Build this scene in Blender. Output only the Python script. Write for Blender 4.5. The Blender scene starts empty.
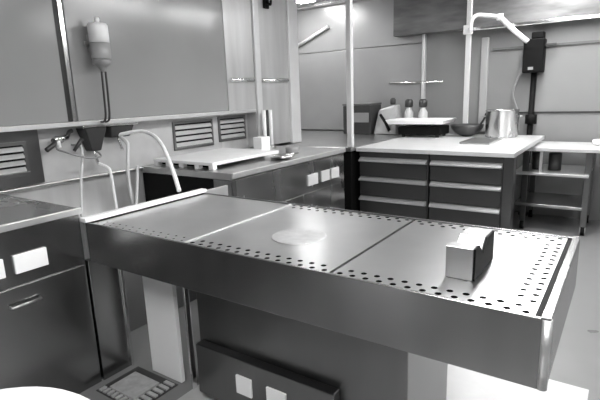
import bpy, bmesh, math, random
from mathutils import Vector, Matrix
random.seed(4)
S = bpy.context.scene
COL = S.collection
PI = math.pi

# ---------------------------------------------------------------- materials
def mat(name, base, rough=0.5, metal=0.0, var=0.0, scale=6.0, stretch=(1, 1, 1), bump=0.0, rvar=0.0, spec=0.5, trans=0.0, emit=0.0):
    m = bpy.data.materials.new(name); m.use_nodes = True
    nt = m.node_tree; b = nt.nodes['Principled BSDF']
    b.inputs['Base Color'].default_value = (base, base, base, 1)
    b.inputs['Roughness'].default_value = rough
    b.inputs['Metallic'].default_value = metal
    b.inputs['Specular IOR Level'].default_value = spec
    if trans: b.inputs['Transmission Weight'].default_value = trans
    if emit:
        b.inputs['Emission Color'].default_value = (1, 1, 1, 1)
        b.inputs['Emission Strength'].default_value = emit
    if var or bump or rvar:
        tc = nt.nodes.new('ShaderNodeTexCoord'); mp = nt.nodes.new('ShaderNodeMapping')
        mp.inputs['Scale'].default_value = stretch
        nz = nt.nodes.new('ShaderNodeTexNoise'); nz.inputs['Scale'].default_value = scale; nz.inputs['Detail'].default_value = 5
        nt.links.new(tc.outputs['Object'], mp.inputs['Vector']); nt.links.new(mp.outputs['Vector'], nz.inputs['Vector'])
        if var:
            mr = nt.nodes.new('ShaderNodeMapRange')
            mr.inputs[1].default_value = 0.3; mr.inputs[2].default_value = 0.7
            mr.inputs[3].default_value = max(0, base * (1 - var)); mr.inputs[4].default_value = min(1, base * (1 + var))
            nt.links.new(nz.outputs['Fac'], mr.inputs[0]); nt.links.new(mr.outputs[0], b.inputs['Base Color'])
        if rvar:
            mr2 = nt.nodes.new('ShaderNodeMapRange')
            mr2.inputs[1].default_value = 0.3; mr2.inputs[2].default_value = 0.7
            mr2.inputs[3].default_value = max(0.02, rough - rvar); mr2.inputs[4].default_value = min(1, rough + rvar)
            nt.links.new(nz.outputs['Fac'], mr2.inputs[0]); nt.links.new(mr2.outputs[0], b.inputs['Roughness'])
        if bump:
            bp = nt.nodes.new('ShaderNodeBump'); bp.inputs['Strength'].default_value = bump; bp.inputs['Distance'].default_value = 0.01
            nt.links.new(nz.outputs['Fac'], bp.inputs['Height']); nt.links.new(bp.outputs['Normal'], b.inputs['Normal'])
    return m

M = {}
M['deck']    = mat('deck steel', 0.62, 0.29, 1.0, 0.05, 5)
M['steel']   = mat('brushed steel', 0.50, 0.30, 1.0, 0.06, 7, (1, 1, .3))
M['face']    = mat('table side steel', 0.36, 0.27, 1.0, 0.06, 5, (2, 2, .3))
M['cab']     = mat('cabinet steel', 0.28, 0.24, 1.0, 0.10, 4, (1, 1, .3), 0.0, 0.04)
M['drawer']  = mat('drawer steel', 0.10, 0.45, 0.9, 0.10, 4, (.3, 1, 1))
M['cover']   = mat('worn drain cover', 0.66, 0.45, 0.9, 0.08, 30)
M['block']   = mat('block steel', 0.45, 0.34, 1.0, 0.03, 6)
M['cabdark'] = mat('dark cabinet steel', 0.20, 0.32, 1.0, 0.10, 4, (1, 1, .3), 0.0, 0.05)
M['bright']  = mat('polished steel', 0.86, 0.16, 1.0, 0.04, 9)
M['cab2']    = mat('mid cabinet steel', 0.42, 0.26, 1.0, 0.10, 4, (1, 1, .3), 0.0, 0.04)
M['satin']   = mat('satin light steel', 0.70, 0.38, 0.85, 0.05, 9)
M['wall']    = mat('grey wall panel', 0.29, 0.18, 0.0, 0.04, 2)
M['splash']  = mat('light splashback', 0.48, 0.35, 0.0, 0.10, 5, rvar=0.08)
M['wsteel']  = mat('steel wall lining', 0.58, 0.34, 0.6, 0.10, 3, (3, 3, .3))
M['pale']    = mat('pale post steel', 0.72, 0.35, 0.4, 0.04, 6)
M['back']    = mat('back wall lining', 0.25, 0.40, 0.15, 0.05, 2)
M['backdk']  = mat('alcove lining', 0.34, 0.30, 0.3, 0.06, 2)
M['hood']    = mat('dark bulkhead', 0.14, 0.45, 0.3, 0.35, 3, (1, 1, 4))
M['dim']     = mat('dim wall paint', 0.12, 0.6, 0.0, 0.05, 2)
M['ceil']    = mat('ceiling paint', 0.45, 0.7, 0.0, 0.04, 3)
M['floor']   = mat('grey floor', 0.19, 0.35, 0.0, 0.08, 3, rvar=0.08)
M['mat']     = mat('pale floor patch', 0.5, 0.35, 0.0, 0.08, 5)
M['bench']   = mat('bench top', 0.66, 0.3, 0.3, 0.04, 8)
M['white']   = mat('white plastic', 0.9, 0.35)
M['paper']   = mat('white board', 0.80, 0.5, 0.0, 0.03, 10)
M['lgrey']   = mat('light grey plastic', 0.50, 0.4)
M['grey']    = mat('mid grey plastic', 0.25, 0.45)
M['dark']    = mat('dark grey plastic', 0.035, 0.4)
M['black']   = mat('black plastic and shade', 0.005, 0.6, spec=0.12)  # also colours shade at the counter end, alcove gap and head block
M['clear']   = mat('translucent tubing', 0.62, 0.25, 0.0, spec=0.6)
M['cloudy']  = mat('cloudy plastic', 0.36, 0.3, 0.0, 0.1, 12)
M['lamp']    = mat('lamp diffuser', 0.9, 0.5, emit=25.0)
M['grate']   = mat('drain grate steel', 0.5, 0.5, 0.2, 0.15, 30)

# ---------------------------------------------------------------- mesh helpers
class MB:
    def __init__(s): s.bm = bmesh.new()
    def box(s, x0, x1, y0, y1, z0, z1, mi=0):
        v = [s.bm.verts.new(p) for p in ((x0,y0,z0),(x1,y0,z0),(x1,y1,z0),(x0,y1,z0),(x0,y0,z1),(x1,y0,z1),(x1,y1,z1),(x0,y1,z1))]
        for f in ((3,2,1,0),(4,5,6,7),(0,1,5,4),(1,2,6,5),(2,3,7,6),(3,0,4,7)):
            s.bm.faces.new([v[i] for i in f]).material_index = mi
        return s
    def hexa(s, pts, mi=0):
        v = [s.bm.verts.new(p) for p in pts]
        for f in ((3,2,1,0),(4,5,6,7),(0,1,5,4),(1,2,6,5),(2,3,7,6),(3,0,4,7)):
            s.bm.faces.new([v[i] for i in f]).material_index = mi
        return s
    def prism(s, poly, axis, a, b, mi=0):
        def P(p, t):
            return (t, p[0], p[1]) if axis == 0 else ((p[0], t, p[1]) if axis == 1 else (p[0], p[1], t))
        A = [s.bm.verts.new(P(p, a)) for p in poly]; Bv = [s.bm.verts.new(P(p, b)) for p in poly]
        n = len(poly)
        for i in range(n): s.bm.faces.new((A[i], A[(i+1) % n], Bv[(i+1) % n], Bv[i])).material_index = mi
        s.bm.faces.new(A[::-1]).material_index = mi; s.bm.faces.new(Bv).material_index = mi
        return s
    def lathe(s, prof, cx=0, cy=0, n=32, mi=0):
        rings = []
        for r, z in prof:
            if r < 1e-6: rings.append([s.bm.verts.new((cx, cy, z))])
            else: rings.append([s.bm.verts.new((cx + r*math.cos(2*PI*i/n), cy + r*math.sin(2*PI*i/n), z)) for i in range(n)])
        for a, b in zip(rings, rings[1:]):
            for i in range(n):
                j = (i+1) % n
                if len(a) == 1 and len(b) == 1: continue
                if len(a) == 1: f = s.bm.faces.new((a[0], b[i], b[j]))
                elif len(b) == 1: f = s.bm.faces.new((a[i], a[j], b[0]))
                else: f = s.bm.faces.new((a[i], a[j], b[j], b[i]))
                f.smooth = True; f.material_index = mi
        if len(rings[0]) > 1: s.bm.faces.new(rings[0][::-1]).material_index = mi
        if len(rings[-1]) > 1: s.bm.faces.new(rings[-1]).material_index = mi
        return s
    def tube(s, pts, r, n=10, smooth=True, mi=0, steps=6):
        P = [Vector(p) for p in pts]
        if smooth and len(P) > 2:
            Q = []
            for i in range(len(P)-1):
                p0 = P[max(i-1, 0)]; p1 = P[i]; p2 = P[i+1]; p3 = P[min(i+2, len(P)-1)]
                for k in range(steps):
                    t = k/steps
                    Q.append(0.5*((2*p1)+(p2-p0)*t+(2*p0-5*p1+4*p2-p3)*t*t+(3*p1-p0-3*p2+p3)*t**3))
            Q.append(P[-1]); P = Q
        rings = []; up = None
        for i, p in enumerate(P):
            t = (P[min(i+1, len(P)-1)] - P[max(i-1, 0)]).normalized()
            if up is None:
                up = t.orthogonal().normalized()
            up = (up - t*up.dot(t)).normalized()
            sd = t.cross(up)
            rr = r[i] if isinstance(r, (list, tuple)) else r
            rings.append([s.bm.verts.new(p + rr*(up*math.cos(2*PI*k/n) + sd*math.sin(2*PI*k/n))) for k in range(n)])
        for a, b in zip(rings, rings[1:]):
            for k in range(n):
                f = s.bm.faces.new((a[k], a[(k+1) % n], b[(k+1) % n], b[k])); f.smooth = True; f.material_index = mi
        s.bm.faces.new(rings[0][::-1]).material_index = mi; s.bm.faces.new(rings[-1]).material_index = mi
        return s
    def hole_cell(s, x0, x1, y0, y1, z, r, depth=0.012):
        cx, cy, hx, hy = (x0+x1)/2, (y0+y1)/2, (x1-x0)/2, (y1-y0)/2
        per = []
        for a, b in (((-1,-1),(1,-1)),((1,-1),(1,1)),((1,1),(-1,1)),((-1,1),(-1,-1))):
            for k in range(4):
                t = k/4; per.append((a[0]+(b[0]-a[0])*t, a[1]+(b[1]-a[1])*t))
        O = [s.bm.verts.new((cx+hx*p[0], cy+hy*p[1], z)) for p in per]
        ang = [math.atan2(p[1], p[0]) for p in per]
        I = [s.bm.verts.new((cx+r*math.cos(a), cy+r*math.sin(a), z)) for a in ang]
        D = [s.bm.verts.new((cx+r*math.cos(a), cy+r*math.sin(a), z-depth)) for a in ang]
        n = len(per)
        for i in range(n):
            j = (i+1) % n
            s.bm.faces.new((O[i], O[j], I[j], I[i]))
            s.bm.faces.new((I[i], I[j], D[j], D[i])).material_index = 1
        s.bm.faces.new(D).material_index = 1
        return s
    def quad(s, *p, mi=0):
        s.bm.faces.new([s.bm.verts.new(q) for q in p]).material_index = mi; return s
    def build(s, name, m, parent=None, bevel=0.0, loc=None):
        me = bpy.data.meshes.new(name)
        bmesh.ops.recalc_face_normals(s.bm, faces=s.bm.faces)
        s.bm.to_mesh(me); s.bm.free()
        for x in (m if isinstance(m, (list, tuple)) else [m]): me.materials.append(M[x])
        o = bpy.data.objects.new(name, me); COL.objects.link(o)
        if parent is not None: o.parent = parent
        if loc: o.location = loc
        if bevel:
            b = o.modifiers.new('bevel', 'BEVEL'); b.width = bevel; b.segments = 2; b.limit_method = 'ANGLE'
        return o

def tag(o, label, cat, group=None, kind=None):
    o['label'] = label; o['category'] = cat
    if group: o['group'] = group
    if kind: o['kind'] = kind
    return o
def struct(o, label=None):
    o['kind'] = 'structure'
    if label: o['label'] = label; o['category'] = 'wall'
    return o
def thing(name, loc, label, cat, group=None, rz=0):
    o = bpy.data.objects.new(name, None); COL.objects.link(o); o.location = loc; o.rotation_euler = (0, 0, rz)
    o.empty_display_size = .1
    return tag(o, label, cat, group)
def copy_tree(o, parent=None):
    c = o.copy(); COL.objects.link(c)
    if parent is not None: c.parent = parent
    for ch in list(o.children): copy_tree(ch, c)
    return c

# ---------------------------------------------------------------- the room
XR, YF, YB, H = 4.6, -3.2, 4.7, 2.7
struct(MB().box(-2.2, XR+.1, YF-.1, YB+.1, -.1, 0).build('floor', 'floor'), 'grey smooth floor of the dissection room')['category'] = 'floor'
struct(MB().box(-2.2, XR+.1, YF-.1, YB+.1, H, H+.1).build('ceiling', 'ceil'), 'pale ceiling above the steel tables')['category'] = 'ceiling'
struct(MB().box(-2.2, XR+.1, YB, YB+.1, 0, H).build('wall_back', 'back'), 'grey panelled back wall behind the drawer bench')
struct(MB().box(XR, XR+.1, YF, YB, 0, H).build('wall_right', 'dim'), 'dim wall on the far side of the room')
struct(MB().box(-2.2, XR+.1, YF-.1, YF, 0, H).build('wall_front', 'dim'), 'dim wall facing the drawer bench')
struct(MB().box(-2.2, -2.1, 3.15, YB, 0, H).build('wall_alcove', 'backdk'), 'dim end wall of the alcove')
# left wall: splashback plane at x=-1, proud cladding above z=1.30 up to y=2.04, steel lining further on
struct(MB().box(-1.12, -1.0, YF, 2.04, 0, H).build('wall_left', 'splash'), 'light splashback wall above the counters and sink')
struct(MB().box(-1.0, -.885, YF, .495, 1.335, H).box(-1.0, -.885, .565, 2.04, 1.335, H).build('wall_left_cladding', 'wall', bevel=.003), 'large plain grey wall panels above the counters')
wl = MB().box(-2.2, -1.0, 2.04, 3.15, 0, H).box(-1.0, -.88, 2.42, 3.15, .955, H)
struct(wl.build('wall_left_lining', 'wsteel', bevel=.003), 'brushed steel lined wall end beside the alcove')
struct(MB().box(-1.0, -.88, 2.04, 2.42, 1.33, H).build('wall_left_panel', 'wsteel'), 'upper steel wall panel over the far vent')
struct(MB().box(-1.0, -.868, YF, 2.42, 1.303, 1.333).build('trim_1', 'satin', bevel=.004), 'bright edging strip under the grey wall panels')
t = MB().box(-.99, -.90, .495, .565, 1.335, H, 1).box(-.905, -.872, .522, .548, 1.335, H)
struct(t.build('trim_2', ['bright', 'dark']), 'narrow steel joint between the grey wall panels')
struct(MB().box(-.88, -.855, 2.43, 2.51, .955, H).build('trim_3', 'pale', bevel=.006), 'upright pale strip in the middle of the steel wall')
struct(MB().box(-.885, -.85, 2.99, 3.16, .94, H).build('trim_4', 'pale', bevel=.006), 'bright corner post at the end of the left wall')
struct(MB().box(-.09, -.035, 2.83, 2.88, .94, H).build('trim_5', 'pale', bevel=.006), 'slim bright post rising at the counter corner')
r_ = MB().tube([(-.866, 2.07, 1.611), (-.866, 2.40, 1.611)], .02).tube([(-.866, 2.53, 1.611), (-.866, 2.96, 1.611)], .02)  # rails added to show the reflected highlights along this wall
struct(r_.build('trim_glint_left', 'bright'), 'round steel rail added as a reflected glint on the steel wall')
# back wall panelling
struct(MB().box(-2.1, -.021, 4.66, YB, .95, 2.02).box(-2.1, -.021, 4.67, YB, 2.03, 2.62).build('wall_back_lining', 'backdk', bevel=.004), 'darker panel lining of the alcove')
struct(MB().box(-.02, .015, 4.63, YB, .95, 2.62).build('trim_7', 'pale', bevel=.005), 'thin upright strip on the back wall')
struct(MB().box(.555, .61, 4.455, 4.50, .935, 2.62).build('trim_8', 'pale', bevel=.006), 'bright post carrying the white lamp arm')
struct(MB().box(.68, .76, 4.65, YB, .95, 2.02).build('trim_9', 'wsteel', bevel=.01), 'wide pale upright strip beside the lamp arm post')
struct(MB().box(.80, XR, 4.685, YB, 1.16, 1.178).build('trim_10', 'dark'), 'dark horizontal joint across the back wall')
struct(MB().tube([(-.45, 4.64, 1.56), (.25, 4.64, 1.55)], .012).build('trim_glint_back', 'bright'), 'thin bright rail added as a glint on the back wall')  # rail added in place of a reflected highlight
struct(MB().box(-2.1, XR, 4.55, YB, 2.62, H).build('trim_glint_top', 'bright', bevel=.01), 'bright strip added as a lamp reflection under the ceiling')  # polished strip added for the reflection of the ceiling lamps
tag(MB().tube([(-1.98, 4.64, 2.10), (-1.36, 4.64, 2.35)], .022, 12, smooth=False).build('wall_slant_bar', 'pale'), 'slanting pale bar high on the alcove wall', 'bar')  # pale bar set at a slant on the alcove wall
# bulkhead along the top of the back wall
struct(MB().box(-.35, XR, 4.52, YB, 2.12, 2.62).build('wall_back_bulkhead', 'hood', bevel=.005), 'dark bulkhead along the top of the back wall')
struct(MB().box(.62, XR, 4.50, 4.54, 2.09, 2.13).build('trim_13', 'bright', bevel=.008), 'bright lower edge of the bulkhead')
struct(MB().box(.8, XR, 4.67, YB, 1.87, 1.895).build('trim_14', 'hood'), 'dark joint high on the back wall')

# ---------------------------------------------------------------- ceiling lamps
lamp = thing('ceiling_light', (1.47, 2.6, H), 'linear ceiling lamp above the far side of the dissection table', 'lamp', 'ceiling lamps')
MB().box(-.16, .16, -.62, .62, -.05, 0).build('housing', 'white', lamp, .004)
MB().box(-.14, .14, -.60, .60, -.056, -.0505).build('diffuser', 'lamp', lamp)
for loc, lab in (((1.47, 4.0, H), 'linear ceiling lamp above the drawer bench'),
                 ((1.47, .75, H), 'linear ceiling lamp above the middle of the dissection table'),
                 ((1.6, -1.7, H), 'linear fill lamp added nearest the dim front wall'),  # added out of view to brighten the faces towards the camera
                 ((3.4, 3.2, H), 'linear ceiling lamp over the open floor near the work table'),
                 ((3.4, .6, H), 'linear fill lamp added over the open floor beyond the table foot'),  # unseen lamp, added to even the light at the front
                 ((3.4, -1.7, H), 'linear fill lamp added in the corner of the two dim walls'),  # added out of view so the near side is lit evenly
                 ((-1.5, 3.95, H), 'linear ceiling lamp inside the alcove')):
    c = copy_tree(lamp); c.location = loc; c['label'] = lab
    if loc[0] < 0: c.scale = (.8, .7, 1)

# ---------------------------------------------------------------- dissection table
T = thing('dissection_table', (0, 0, 0), 'long stainless steel dissection table with perforated top edge', 'table')
L, W, ZT = 2.055, .80, .88
a = MB()
a.box(0, L, 0, .012, .678, ZT).box(0, L, W-.012, W, .678, ZT).box(0, .012, .012, W-.012, .678, ZT).box(L-.012, L, .012, W-.012, .678, ZT)
a.box(.012, L-.012, .012, W-.012, .68, .69)
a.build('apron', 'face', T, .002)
MB().box(.012, L-.012, .012, W-.012, .835, .845).build('tray_floor', 'cabdark', T)
ZD = .875
def deck(x0, x1, right=False, back=True, rh=.0102):
    m = MB(); p, row = .047, .036
    ya, yb = .016, .016+2*row; yc, yd = W-.016-2*row, W-.016
    xr = x1 - 2*row if right else x1
    if not back: m.quad((x0,yc,ZD),(x1,yc,ZD),(x1,yd,ZD),(x0,yd,ZD))
    for yy, off in ((ya, 0), (ya+row, 1), (yc, 1), (yc+row, 0))[:4 if back else 2]:
        n = int((x1-x0)/p); pp = (x1-x0)/n
        if off:
            m.quad((x0,yy,ZD),(x0+pp/2,yy,ZD),(x0+pp/2,yy+row,ZD),(x0,yy+row,ZD)); m.quad((x1-pp/2,yy,ZD),(x1,yy,ZD),(x1,yy+row,ZD),(x1-pp/2,yy+row,ZD))
            for k in range(n-1): m.hole_cell(x0+pp*(k+.5), x0+pp*(k+1.5), yy, yy+row, ZD, rh)
        else:
            for k in range(n): m.hole_cell(x0+pp*k, x0+pp*(k+1), yy, yy+row, ZD, rh)
    m.quad((x0,yb,ZD),(xr,yb,ZD),(xr,yc,ZD),(x0,yc,ZD))
    if right:
        n = int((yc-yb)/.047); pp = (yc-yb)/n
        for k in range(n): m.hole_cell(xr+row, x1, yb+pp*k, yb+pp*(k+1), ZD, rh)
        m.quad((xr,yb,ZD),(xr+row,yb,ZD),(xr+row,yb+pp/2,ZD),(xr,yb+pp/2,ZD)); m.quad((xr,yc-pp/2,ZD),(xr+row,yc-pp/2,ZD),(xr+row,yc,ZD),(xr,yc,ZD))
        for k in range(n-1): m.hole_cell(xr, xr+row, yb+pp*(k+.5), yb+pp*(k+1.5), ZD, rh)
    # folded edges under the sheet
    for (u0, v0, u1, v1) in ((x0,ya,x1,ya),(x1,ya,x1,yd),(x1,yd,x0,yd),(x0,yd,x0,ya)):
        m.quad((u0,v0,ZD),(u1,v1,ZD),(u1,v1,ZD-.03),(u0,v0,ZD-.03))
    bmesh.ops.remove_doubles(m.bm, verts=m.bm.verts, dist=.0002)
    return m.build('deck_panel', ['deck', 'black'], T)
deck(.03, .683, False, False, .0055); deck(.697, 1.388); deck(1.400, 2.014, True)
MB().box(.684, .696, .016, W-.016, .85, .880).build('divider', 'satin', T, .002)
MB().box(2.031, L, 0, W, ZT+.0005, .885).build('end_rim', 'cab2', T, .004)
MB().box(2.0145, 2.0425, .013, W-.013, .85, .872).build('end_channel', 'black', T)
MB().tube([(L-.010, .008, .68), (L-.010, .008,   .879)], .013, 16, smooth=False).build('corner_edge', 'satin', T)
MB().box(-.022, .026, -.012, W+.012, ZT+.0005, .903).build('head_rim', 'white', T, .006)
d = MB().lathe([(.0, .8752), (.112, .8752), (.116, .8762), (.112, .8775), (.062, .8770), (.058, .8763), (0, .8763)], 1.065, .315, 48)
d.build('drain_cover', 'cover', T)
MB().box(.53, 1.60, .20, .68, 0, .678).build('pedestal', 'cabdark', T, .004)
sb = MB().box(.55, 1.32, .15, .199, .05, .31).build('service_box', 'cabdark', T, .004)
for x0, x1 in ((.81, .90), (.985, 1.09)):
    pl = MB().box(x0, x1, .138, .1495, .145, .235).build('socket_plate', 'white', sb, .003)
sp = MB().box(.125, .36, .20, .225, 0, .677).build('support_panel', 'white', T, .003)
sp['label'] = 'white support panel'
MB().box(.445, .458, .19, .22, 0, .677).build('waste_pipe', 'bright', T, .003)

# V-notched head block on the table
HB = thing('head_block', (1.73, .172, ZD+.0005), 'small steel head block with a V notch standing on the perforated table top', 'head block')
vp = [(0, 0), (.24, 0), (.24, .104), (.145, .104), (.095, .064), (.05, .104), (0, .104)]
MB().prism(vp, 0, 0, .085).build('body', 'block', HB, .003)
e = MB().prism(vp, 0, .0855, .092).build('end_face_shade', 'black', HB, .001); e['label'] = 'end face painted dark for shade'  # thin black plate painted for the shaded end of the block

# ---------------------------------------------------------------- near counter (left foreground)
C1 = thing('counter_cabinet', (0, 0, 0), 'dark steel counter cabinet at the left with white socket plates near the camera', 'cabinet', 'steel wall counters')
MB().box(-.985, -.025, -1.9, -.012, .0, .925).build('body', 'cab', C1, .003)
MB().box(-.985, -.012, -1.9, -.006, .927, .952).build('worktop', 'cab2', C1, .004)
MB().box(-.0235, -.004, -1.9, -.006, .925, .9565).build('worktop_edge', 'satin', C1, .003)
MB().box(-.995, -.975, -1.9, .33, .954, 1.30).build('back_panel', 'cabdark', C1, .003)
for y0, y1 in ((-.515, -.385), (-.343, -.196)):
    MB().box(-.0245, -.012, y0, y1, .722, .808).build('socket_plate', 'white', C1, .003)
for y0, y1 in ((-.66, -.025), (-1.3, -.67)):
    dr = MB().box(-.0245, -.013, y0, y1, .06, .665).build('door', 'cab', C1, .003)
    ym = (y0+y1)/2
    MB().tube([(-.013, ym-.05, .585), (.012, ym-.05, .585), (.012, ym+.08, .585), (-.013, ym+.08, .585)], .006, smooth=False).build('handle', 'steel', dr)

# ---------------------------------------------------------------- sink unit behind the head of the table
SK = thing('sink_unit', (0, 0, 0), 'steel sink unit between the two counters at the head of the table', 'sink')
MB().box(-.985, -.02, -.002, .18, 0, .677).build('front_panel', 'cab', SK, .003)
MB().box(-.022, -.008, .165, .182, 0, .677).build('edge_strip', 'bright', SK, .002)
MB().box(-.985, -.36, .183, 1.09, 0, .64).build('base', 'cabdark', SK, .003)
MB().box(-.98, -.045, .19, 1.085, .641, .66).box(-.998, -.98, .0, 1.09, .641, .925).box(-.98, -.045, .0, .015, .678, .90).box(-.06, -.04, .015, 1.07, .678, .875).build('basin', 'wsteel', SK, .003)
MB().box(-.998, -.95, .0, 1.09, .926, .945).build('basin_ledge', 'steel', SK, .003)
# two valve housings beneath the wall ledge
for y0, y1, yb0, yb1, zb, lab in ((.60, .77, .655, .725, 1.12, 'dark tapered valve housing under the wall edging, left of its pair'),
                             (.80, 1.0, .815, .975, 1.20, 'dark boxy valve housing under the wall edging, beside the white hose')):
    v = thing('valve_housing', (-.93, (y0+y1)/2, 1.2), lab, 'valve', 'valve housings above the sink')
    cx, cy, cz = v.location
    h = MB().hexa([(-1.0-cx, yb0-cy, zb-cz), (-.91-cx, yb0-cy, zb-cz), (-.91-cx, yb1-cy, zb-cz), (-1.0-cx, yb1-cy, zb-cz),
                   (-1.0-cx, y0-cy, 1.285-cz), (-.88-cx, y0-cy, 1.285-cz), (-.88-cx, y1-cy, 1.285-cz), (-1.0-cx, y1-cy, 1.285-cz)])
    h.build('housing', 'dark', v, .008)
    MB().box(-1.0-cx, -.865-cx, y0-.02-cy, y1+.02-cy, 1.286-cz, 1.302-cz).build('cap_plate', 'bright', v, .004)
    ny = (yb0+yb1)/2-cy
    MB().tube([(-.95-cx, ny, zb-cz+.01), (-.94-cx, ny, zb-.03-cz), (-.93-cx, ny+.01, zb-.10-cz)], .012).build('outlet', 'bright', v)
kb = thing('mixer_tap', (-1.0, .46, 1.22), 'steel mixer tap on the splashback left of the valve housings', 'tap')
MB().tube([(0, 0, 0), (.05, 0, .0)], .024, 16).tube([(.05, -.05, .0), (.05, .05, .015)], .018, 14).build('body', 'bright', kb)
MB().tube([(.05, .05, .015), (.06, .06, .045), (.08, .07, .055)], .014).build('lever', 'dark', kb)
MB().tube([(.05, -.05, 0), (.09, -.07, -.02), (.10, -.13, -.055)], [.016]*13, 12).build('spout', 'dark', kb)
MB().tube([(.05, -.02, 0), (.06, -.02, -.05)], .013, 12, smooth=False).build('outlet', 'white', kb)
sh = thing('hand_spray', (-.92, .56, 1.176), 'dark slanting hand spray clipped to the splashback between tap and valves', 'spray')
MB().tube([(0, .034, .038), (0, -.034, -.037)], [.015, .011], 12, smooth=False).build('grip', 'dark', sh)
MB().tube([(-.078, .0, .0), (0, 0, 0)], .008, 8, smooth=False).build('wall_clip', 'steel', sh)
o = MB().tube([(-.955, .43, 1.205), (-.9, .40, 1.165), (-.86, .428, 1.146), (-.84, .482, 1.12), (-.84, .571, 1.089), (-.86, .673, 1.082), (-.885, .69, 1.10), (-.925, .69, 1.115)], .007).build('flexible_hose', 'grey')
tag(o, 'thin grey hose sagging from the mixer tap to the left valve housing', 'hose', 'sink hoses')
o = MB().tube([(-.915, .88, 1.215), (-.87, .904, 1.225), (-.82, .936, 1.234), (-.74, .963, 1.237), (-.6, .945, 1.208), (-.45, .885, 1.155), (-.3, .801, 1.084), (-.15, .711, 1.001), (-.03, .636, .920)], .0135, 12).build('white_hose', 'white')
tag(o, 'white hose arching from the right valve housing down to the table head', 'hose', 'sink hoses')
for pts, r, nm, lab in (
    ([(-.95, .585, 1.17), (-.9, .571, 1.141), (-.88, .545, 1.043), (-.86, .506, .912), (-.84, .468, .70)], .009, 'clear', 'thin translucent tube hanging below the slanting hand spray'),
    ([(-.92, .895, 1.205), (-.86, .90, 1.16), (-.84, .893, 1.121), (-.82, .857, .965), (-.82, .855, .816), (-.82, .875, .67)], .014, 'clear', 'wide translucent tube hanging below the right valve housing'),
    ([(-.93, .70, 1.03), (-.86, .722, 1.0), (-.84, .728, .947), (-.84, .74, .69)], .010, 'white', 'white tube hanging below the left valve housing'),
    ([(-.94, 1.03, .96), (-.9, .99, .90), (-.8, .9, .81), (-.75, .837, .68)], .011, 'clear', 'translucent tube leaning in the sink by the dark counter end')):
    tag(MB().tube(pts, r).build('drain_tube', nm), lab, 'tube', 'tubes hanging into the sink')

# reservoir bottle on the grey wall
B = thing('reservoir_bottle', (-.79, .75, 1.34), 'white topped reservoir bottle on twin tubes against the grey wall panel', 'bottle')
MB().lathe([(0, .66), (.014, .66), (.017, .645), (.014, .635), (.018, .628), (.055, .622), (.063, .608), (.064, .50)], 0, -.02, 32).build('bottle_top', 'white', B)
MB().lathe([(.064, .499), (.064, .43), (.062, .405), (.057, .395)], 0, -.02, 32).build('bottle_base', 'cloudy', B)
MB().lathe([(.055, .394), (.06, .39), (.06, .365), (.04, .352), (.022, .335), (.014, .315)], 0, -.02, 32).build('collar', 'grey', B)
for dy in (-.018, .012):
    MB().tube([(0, dy-.012, .315), (0, dy-.016, .15), (-.02, dy-.014, .0), (-.10, dy-.01, -.02)], .0075, 8).build('tube', 'dark', B)
MB().box(-.095, -.068, -.05, .01, .44, .56).box(-.075, -.066, -.09, .05, .485, .515).build('wall_bracket', 'steel', B, .003)

# vents in the splashback
def vent(yc, w, h, zc, n, lab, x=-1.0, mats=('cabdark', 'satin')):
    v = thing('louvred_vent', (x, yc, zc), lab, 'vent', 'louvred vents in the splashback')
    f = MB(); t = .022
    f.box(.0, .014, -w/2, w/2, h/2-t, h/2).box(0, .014, -w/2, w/2, -h/2, -h/2+t).box(0, .014, -w/2, -w/2+t, -h/2+t, h/2-t).box(0, .014, w/2-t, w/2, -h/2+t, h/2-t)
    f.build('frame', mats[0], v, .002)
    MB().box(.0005, .003, -w/2+t, w/2-t, -h/2+t, h/2-t).build('backing', 'black', v)
    s = MB(); ih = h-2*t
    for k in range(n):
        z = -ih/2 + ih*(k+.5)/n; hh = ih/n*.42
        s.hexa([(.004, -w/2+t, z), (.016, -w/2+t, z-hh), (.016, w/2-t, z-hh), (.004, w/2-t, z), (.004, -w/2+t, z+hh*.6), (.016, -w/2+t, z-hh*.3), (.016, w/2-t, z-hh*.3), (.004, w/2-t, z+hh*.6)])
    s.build('louvres', mats[1], v)
    return v
vent(.03, .42, .215, 1.125, 4, 'louvred vent above the near counter at the left picture edge', -.9745)
vent(1.69, .47, .24, 1.15, 4, 'louvred vent above the white slotted board')
vent(2.19, .38, .235, 1.165, 4, 'louvred vent beside the steel wall lining')

# ---------------------------------------------------------------- far counter with the white board
C2 = thing('counter_cabinet', (0, 0, 0), 'long steel counter behind the table, its shaded open end painted black towards the sink', 'cabinet', 'steel wall counters')
b = MB().box(-.985, -.02, 1.13, 2.64, 0, .90)
b.build('body', 'cab2', C2, .003)
MB().box(-.985, -.215, 1.105, 1.129, .1, .895).build('end_shade_panel', 'black', C2)  # flat black panel painted for the shade inside the open end
MB().box(-.20, -.02, 1.095, 1.129, 0, .90).build('corner_post', 'cab', C2, .003)
MB().box(-.985, -.03, 1.095, 2.66, .902, .95).build('worktop', 'steel', C2, .004)
MB().box(-.029, -.008, 1.095, 2.66, .915, .953).build('worktop_edge', 'satin', C2, .003)
for y0, y1 in ((2.01, 2.165), (2.225, 2.36), (2.39, 2.53)):
    MB().box(-.0195, -.008, y0, y1, .70, .795).build('socket_plate', 'lgrey', C2, .003)
for y0, y1 in ((1.14, 1.93), (1.94, 2.63)):
    MB().box(-.0195, -.012, y0, y1, .05, .64).build('door', 'cab2', C2, .003)
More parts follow.
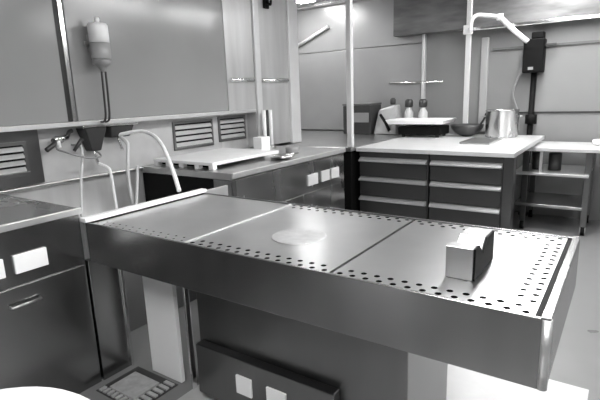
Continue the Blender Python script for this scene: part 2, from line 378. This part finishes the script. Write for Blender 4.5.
# slotted white board
bd = thing('slotted_board', (-.57, 1.53, .951), 'white board raised on small feet on the counter behind the table', 'board')
MB().box(-.34, .31, -.37, .42, .028, .052).build('board_top', 'paper', bd, .004)
for x in (-.315, -.18, -.03, .14, .285):
    for y in (-.345, .395):
        MB().box(x-.022, x+.022, y-.02, y+.02, 0, .0275).build('foot', 'paper', bd)
MB().box(-.38, .29, -.30, -.29, .001, .0275).build('shadow_gap_strip', 'black', bd).name = 'underside_shade_strip'  # black strip painted for the shade in the gap under the board
o = MB().box(0, .10, 0, .13, 0, .135).build('white_box', 'white', None, .006, (-.70, 2.14, .951))
tag(o, 'small plain white box on the counter behind the white board', 'box')
tb = thing('tube_stand', (-.78, 2.47, .951), 'dark rod between two bright uprights behind the white box', 'stand')
MB().lathe([(.07, 0), (.07, .015), (.02, .02)], 0, 0, 24).build('base', 'steel', tb)
MB().tube([(0, 0, .02), (0, 0, .37)], .017, 12, smooth=False).build('rod', 'dark', tb)
for dy in (-.05, .05):
    MB().tube([(0, dy, .016), (0, dy, .37)], .02, 12, smooth=False).build('upright', 'white', tb)
ins = thing('instrument_dish', (-.14, 1.83, .951), 'shallow steel dish on the counter edge right of the white board', 'dish')
MB().lathe([(.055, 0), (.10, .022), (.103, .03), (.095, .027), (.052, .006), (0, .006)], 0, 0, 28).build('dish', 'bright', ins)
MB().tube([(-.06, -.03, .018), (.09, .04, .042)], .006, 8, smooth=False).build('handle', 'bright', ins)
o = MB().lathe([(.055, 0), (.06, .01), (.06, .045), (.05, .055), (0, .055)], -.30, 2.2, 24).build('dark_puck', 'grey', None, 0, (0, 0, .951))
tag(o, 'low dark round pot on the counter near the far corner', 'pot')
o = thing('wall_hook', (-.855, 2.65, 2.32), 'small black hook high on the steel wall', 'hook')
MB().box(-.025, .0, -.035, .035, -.03, .12).build('plate', 'black', o, .004)
MB().tube([(0, 0, .03), (.04, 0, .0), (.05, 0, .04)], .012).build('prong', 'black', o)

# ---------------------------------------------------------------- alcove counter
AL = thing('alcove_counter', (0, 0, 0), 'grey counter filling the alcove behind the bright corner post', 'counter')
MB().prism([(-.86, 2.80), (-.03, 2.80), (-.03, 4.65), (-2.08, 4.65), (-2.08, 3.18), (-.86, 3.18)], 2, .90, .935).build('worktop', 'steel', AL, .003)
MB().prism([(-.86, 2.84), (-.05, 2.84), (-.05, 4.60), (-2.05, 4.60), (-2.05, 3.22), (-.86, 3.22)], 2, 0, .899).build('body', 'black', AL)  # body coloured black for the shade in the gap by the bench

# ---------------------------------------------------------------- drawer bench
WT = thing('bench_worktop', (0, 0, 0), 'long pale steel worktop over the drawer units at the back', 'worktop')
MB().box(-.02, 1.425, 2.885, 4.50, .893, .932).build('top_slab', 'bench', WT, .004)
MB().box(.03, .10, 4.4, 4.5, 0, .892).build('leg', 'steel', WT)
MB().box(1.10, 1.16, 4.4, 4.47, 0, .892).build('leg', 'steel', WT)
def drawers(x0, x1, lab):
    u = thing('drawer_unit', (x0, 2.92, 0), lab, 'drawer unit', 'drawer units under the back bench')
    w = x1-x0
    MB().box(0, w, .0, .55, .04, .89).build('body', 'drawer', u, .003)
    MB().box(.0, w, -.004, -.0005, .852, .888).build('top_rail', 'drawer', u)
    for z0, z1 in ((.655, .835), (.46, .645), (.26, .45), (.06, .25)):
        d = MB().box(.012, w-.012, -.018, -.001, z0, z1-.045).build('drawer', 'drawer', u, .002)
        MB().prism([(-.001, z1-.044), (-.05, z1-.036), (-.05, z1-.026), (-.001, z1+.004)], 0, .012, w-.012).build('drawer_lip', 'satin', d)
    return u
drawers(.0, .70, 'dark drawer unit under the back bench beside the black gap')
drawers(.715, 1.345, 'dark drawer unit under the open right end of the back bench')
o = MB().box(1.347, 1.423, 2.90, 3.0, 0, .892).build('bench_end_post', 'cabdark', None, .004)
tag(o, 'dark upright post under the right corner of the drawer bench', 'post')

# things on the bench
z0 = .9325
ib = thing('instrument_case', (-.70, 4.35, .9355), 'dark instrument case on the alcove counter beside the corner post', 'case')
MB().box(-.20, .20, -.15, .15, 0, .36).build('case_body', 'dark', ib, .01)
MB().box(-.205, .205, -.155, .155, .3605, .385).build('lid', 'hood', ib, .006)
MB().box(-.05, .17, -.162, -.1505, .15, .27).build('panel', 'grey', ib, .003)
MB().tube([(-.10, -.17, .17), (-.10, -.15, .17)], .04, 18, smooth=False).build('dial', 'black', ib)
an = thing('bench_apparatus', (-.33, 4.35, .9355), 'pale bench apparatus with a slanting dark arm beside the dark case', 'apparatus')
MB().hexa([(-.15, -.14, 0), (.16, -.14, 0), (.16, .14, 0), (-.15, .14, 0), (-.13, -.02, .30), (.10, -.02, .36), (.10, .14, .36), (-.13, .14, .30)]).build('body', 'cloudy', an, .02)
MB().tube([(-.06, -.11, .24), (.05, -.19, .14), (.10, -.20, .05)], .018).build('arm', 'black', an)
MB().lathe([(.03, .36), (.035, .38), (.035, .42), (.02, .44), (0, .44)], .03, .06, 18).build('knob', 'dark', an)
sc_ = thing('weighing_scale', (.15, 4.13, z0), 'white flat tray of a scale on a low black base on the bench', 'scale')
MB().box(-.20, .30, -.14, .18, .025, .12).build('base', 'black', sc_, .01)
for dx, dy in ((-.15, -.1), (.25, -.1), (-.15, .14), (.25, .14)):
    MB().lathe([(.02, 0), (.02, .024)], dx, dy, 14).build('foot', 'dark', sc_)
MB().box(-.05, .15, -.02, .1, .121, .15).build('tray_support', 'dark', sc_)
MB().hexa([(-.30, -.20, .151), (.33, -.20, .151), (.33, .20, .151), (-.30, .20, .151), (-.33, -.22, .20), (.37, -.22, .20), (.37, .22, .20), (-.33, .22, .20)]).build('tray', 'white', sc_, .006)
for i, (x, h, lab) in enumerate(((-.10, .20, 'dark stoppered jar behind the pale apparatus'), (.08, .22, 'dark stoppered jar behind the white scale tray'))):
    j = thing('jar', (x, 4.44, z0 if x > -.02 else .9355), lab, 'jar', 'jars behind the scale')
    MB().lathe([(.05, 0), (.055, .02), (.055, .26), (.03, .30), (.03, .32)], 0, 0, 20).build('glass', 'lgrey', j)
    MB().lathe([(.034, .3205), (.05, .33), (.05, .40), (.03, .42), (0, .42)], 0, 0, 20).build('stopper', 'dark', j)
bw = thing('dark_bowl', (.66, 4.27, z0), 'dark curved scoop between the scale and the steel pot', 'scoop')
MB().lathe([(.05, 0), (.12, .03), (.17, .09), (.18, .13), (.165, .125), (.11, .045), (0, .03)], 0, 0, 28).build('bowl', 'dark', bw)
MB().tube([(.12, 0, .10), (.17, .03, .18), (.19, .05, .25)], .012).build('handle', 'dark', bw)
pt = thing('steel_pot', (1.03, 4.26, z0), 'tall shiny steel pot on the back bench', 'pot')
MB().lathe([(.158, 0), (.165, .01), (.165, .275), (.172, .285), (.165, .29), (.158, .28), (.155, .03), (0, .03)], 0, 0, 40).build('pot', 'cab2', pt)
for s in (-1, 1):
    MB().tube([(s*.165, -.03, .22), (s*.195, -.03, .22), (s*.195, .03, .22), (s*.165, .03, .22)], .007, 8, smooth=False).build('handle', 'steel', pt)
o = MB().box(-.14, .14, -.28, .28, 0, .012).box(-.14, -.13, -.28, .28, .012, .02).box(.13, .14, -.28, .28, .012, .02).build('shallow_tray', 'steel', None, .002, (.96, 3.72, z0))
tag(o, 'shallow steel tray lying on the pale bench worktop', 'tray')

# white lamp arm
la = thing('lamp_arm', (.582, 4.455, 2.1), 'white jointed arm reaching from the bright post to the black box', 'arm')
MB().box(-.05, .05, -.03, .0, -.05, .05).build('clamp', 'white', la, .006)
MB().tube([(.02, -.03, .0), (.05, -.10, .0), (.065, -.105, .09), (.12, -.105, .13), (.24, -.105, .11), (.35, -.105, .085)], .022, 10).build('upper_arm', 'white', la)
MB().tube([(.35, -.105, .085), (.49, -.08, -.06), (.625, -.03, -.185)], .026, 10, smooth=False).build('lower_arm', 'white', la)
MB().lathe([(.034, -.03), (.034, .03)], .35, -.105, 16).build('joint', 'white', la).location = (0, 0, .085)
# black box on the pole
bx = thing('pole_box', (1.24, 4.59, 0), 'black box on a dark pole in front of the back wall', 'box')
MB().box(-.09, .115, -.07, .08, 1.60, 1.95).build('case', 'black', bx, .012)
MB().box(-.02, .10, -.05, .06, 1.951, 2.02).build('top_cap', 'black', bx, .01)
MB().box(.116, .22, .0, .03, 1.87, 1.895).build('side_bar', 'dark', bx, .003)
MB().tube([(.01, .02, .03), (.02, .02, 1.60)], .03, 14, smooth=False).build('pole', 'black', bx)
MB().lathe([(.06, 1.05), (.06, 1.15)], .02, .02, 14).build('sleeve', 'black', bx)
MB().lathe([(.055, 0), (.055, .03)], .01, .02, 20).build('base', 'dark', bx)
MB().box(-.03, .02, -.078, -.0705, 1.63, 1.66).build('indicator', 'grey', bx)
o = MB().tube([(1.16, 4.615, 1.63), (1.10, 4.60, 1.553), (1.062, 4.60, 1.368), (1.12, 4.60, 1.18), (1.14, 4.60, .96)], .010).build('hanging_cable', 'grey')
tag(o, 'thin cable looping down from the black box beside its pole', 'cable')

# ---------------------------------------------------------------- wheeled work table at the right
wt = thing('work_table', (1.30, 3.95, 0), 'open steel work table with two shelves behind the drawer bench', 'table')
MB().box(0, 1.35, 0, .62, .825, .862).build('top', 'bench', wt, .004)
for x, y in ((.0, .03), (.55, .03), (1.28, .03), (.0, .56), (.55, .56), (1.28, .56)):
    MB().box(x+.01, x+.065, y, y+.05, .09, .8245).build('leg', 'cabdark', wt, .003)
for x, y in ((.0, .03), (.55, .03), (1.28, .03), (.0, .56), (.55, .56), (1.28, .56)):
    cs = MB().tube([(x+.02, y+.025, .045), (x+.055, y+.025, .045)], .045, 18, smooth=False).build('castor', 'black', wt)
    MB().box(x+.014, x+.019, y+.005, y+.045, .03, .089).box(x+.056, x+.061, y+.005, y+.045, .03, .089).box(x+.019, x+.056, y+.005, y+.045, .0895, .0899).build('fork', 'bright', cs)
MB().box(-.06, .60, -.02, .62, .585, .612).build('shelf', 'satin', wt, .003)
MB().box(-.03, .57, .0, .62, .26, .29).build('shelf', 'steel', wt, .003)
MB().box(.165, .19, .02, .05, .613, .8245).build('divider', 'satin', wt)
o = MB().lathe([(.08, 0), (.10, .02), (.10, .05), (.08, .055), (0, .055)], 0, 0, 28).build('round_dish', 'white', None, 0, (1.98, 4.32, .8625))
tag(o, 'low white round dish on the right work table', 'dish')
for x, w, h, lab in ((1.42, .10, .17, 'dark tin on the work table shelf left of the pale upright'), (1.58, .12, .17, 'dark tin on the work table shelf right of the pale upright')):
    o = MB().lathe([(w*.5, 0), (w*.5, h), (w*.42, h+.008), (0, h+.008)], 0, 0, 20).build('storage_tin', 'dark', None, 0, (x, 4.18, .6125))
    tag(o, lab, 'tin', 'tins on the work table shelf')

# ---------------------------------------------------------------- floor things
struct(MB().box(.45, 2.13, -.9, 1.21, 0.0002, .004).build('floor_pale_patch', 'mat'), 'pale floor area under the dissection table')['category'] = 'floor'  # paler rectangle laid on the grey floor
g = thing('floor_drain', (.19, .055, 0), 'rectangular floor drain with slotted edge below the table head', 'drain')
MB().box(-.12, .08, -.085, .075, .001, .014).build('cover_plate', 'grate', g, .002)
MB().box(-.165, .165, -.135, .125, .0003, .003).build('drain_frame', 'dark', g)
s = MB()
for k in range(7): s.box(.09, .155, -.125+k*.036, -.105+k*.036, .0035, .012)
for k in range(7): s.box(-.15+k*.034, -.13+k*.034, -.128, -.092, .0035, .012)
s.build('slot_bars', 'grate', g)
bn = thing('round_bin', (1.14, -1.010, .012), 'white round bin lid at the bottom left corner of the view', 'bin')
MB().lathe([(.25, 0), (.285, .69), (.28, .70)], 0, 0, 48).build('drum', 'lgrey', bn)
MB().lathe([(.295, .70), (.30, .735), (.285, .75), (.15, .755), (0, .757)], 0, 0, 48).build('lid', 'white', bn)

# ---------------------------------------------------------------- world, camera, view
w = bpy.data.worlds.new('World'); S.world = w; w.use_nodes = True
w.node_tree.nodes['Background'].inputs[0].default_value = (.02, .02, .02, 1)
cam = bpy.data.cameras.new('Camera'); cam.sensor_width = 36; cam.lens = 474.22/600*36; cam.clip_start = .05
co = bpy.data.objects.new('Camera', cam); COL.objects.link(co)
yaw, pitch, roll = -.608, .219, -.036
fw = Vector((math.sin(yaw)*math.cos(pitch), math.cos(yaw)*math.cos(pitch), -math.sin(pitch)))
rt = Vector((math.cos(yaw), -math.sin(yaw), 0)); up = rt.cross(fw)
r2 = rt*math.cos(roll)+up*math.sin(roll); u2 = -rt*math.sin(roll)+up*math.cos(roll)
mw = Matrix((r2, u2, -fw)).transposed().to_4x4(); mw.translation = Vector((2.170, -1.254, .88+.579))
co.matrix_world = mw
S.camera = co
S.view_settings.view_transform = 'Standard'; S.view_settings.look = 'None'
S.view_settings.gamma = 1; S.view_settings.use_curve_mapping = False
S.view_settings.exposure = 0.82
S.cycles.max_bounces = 8
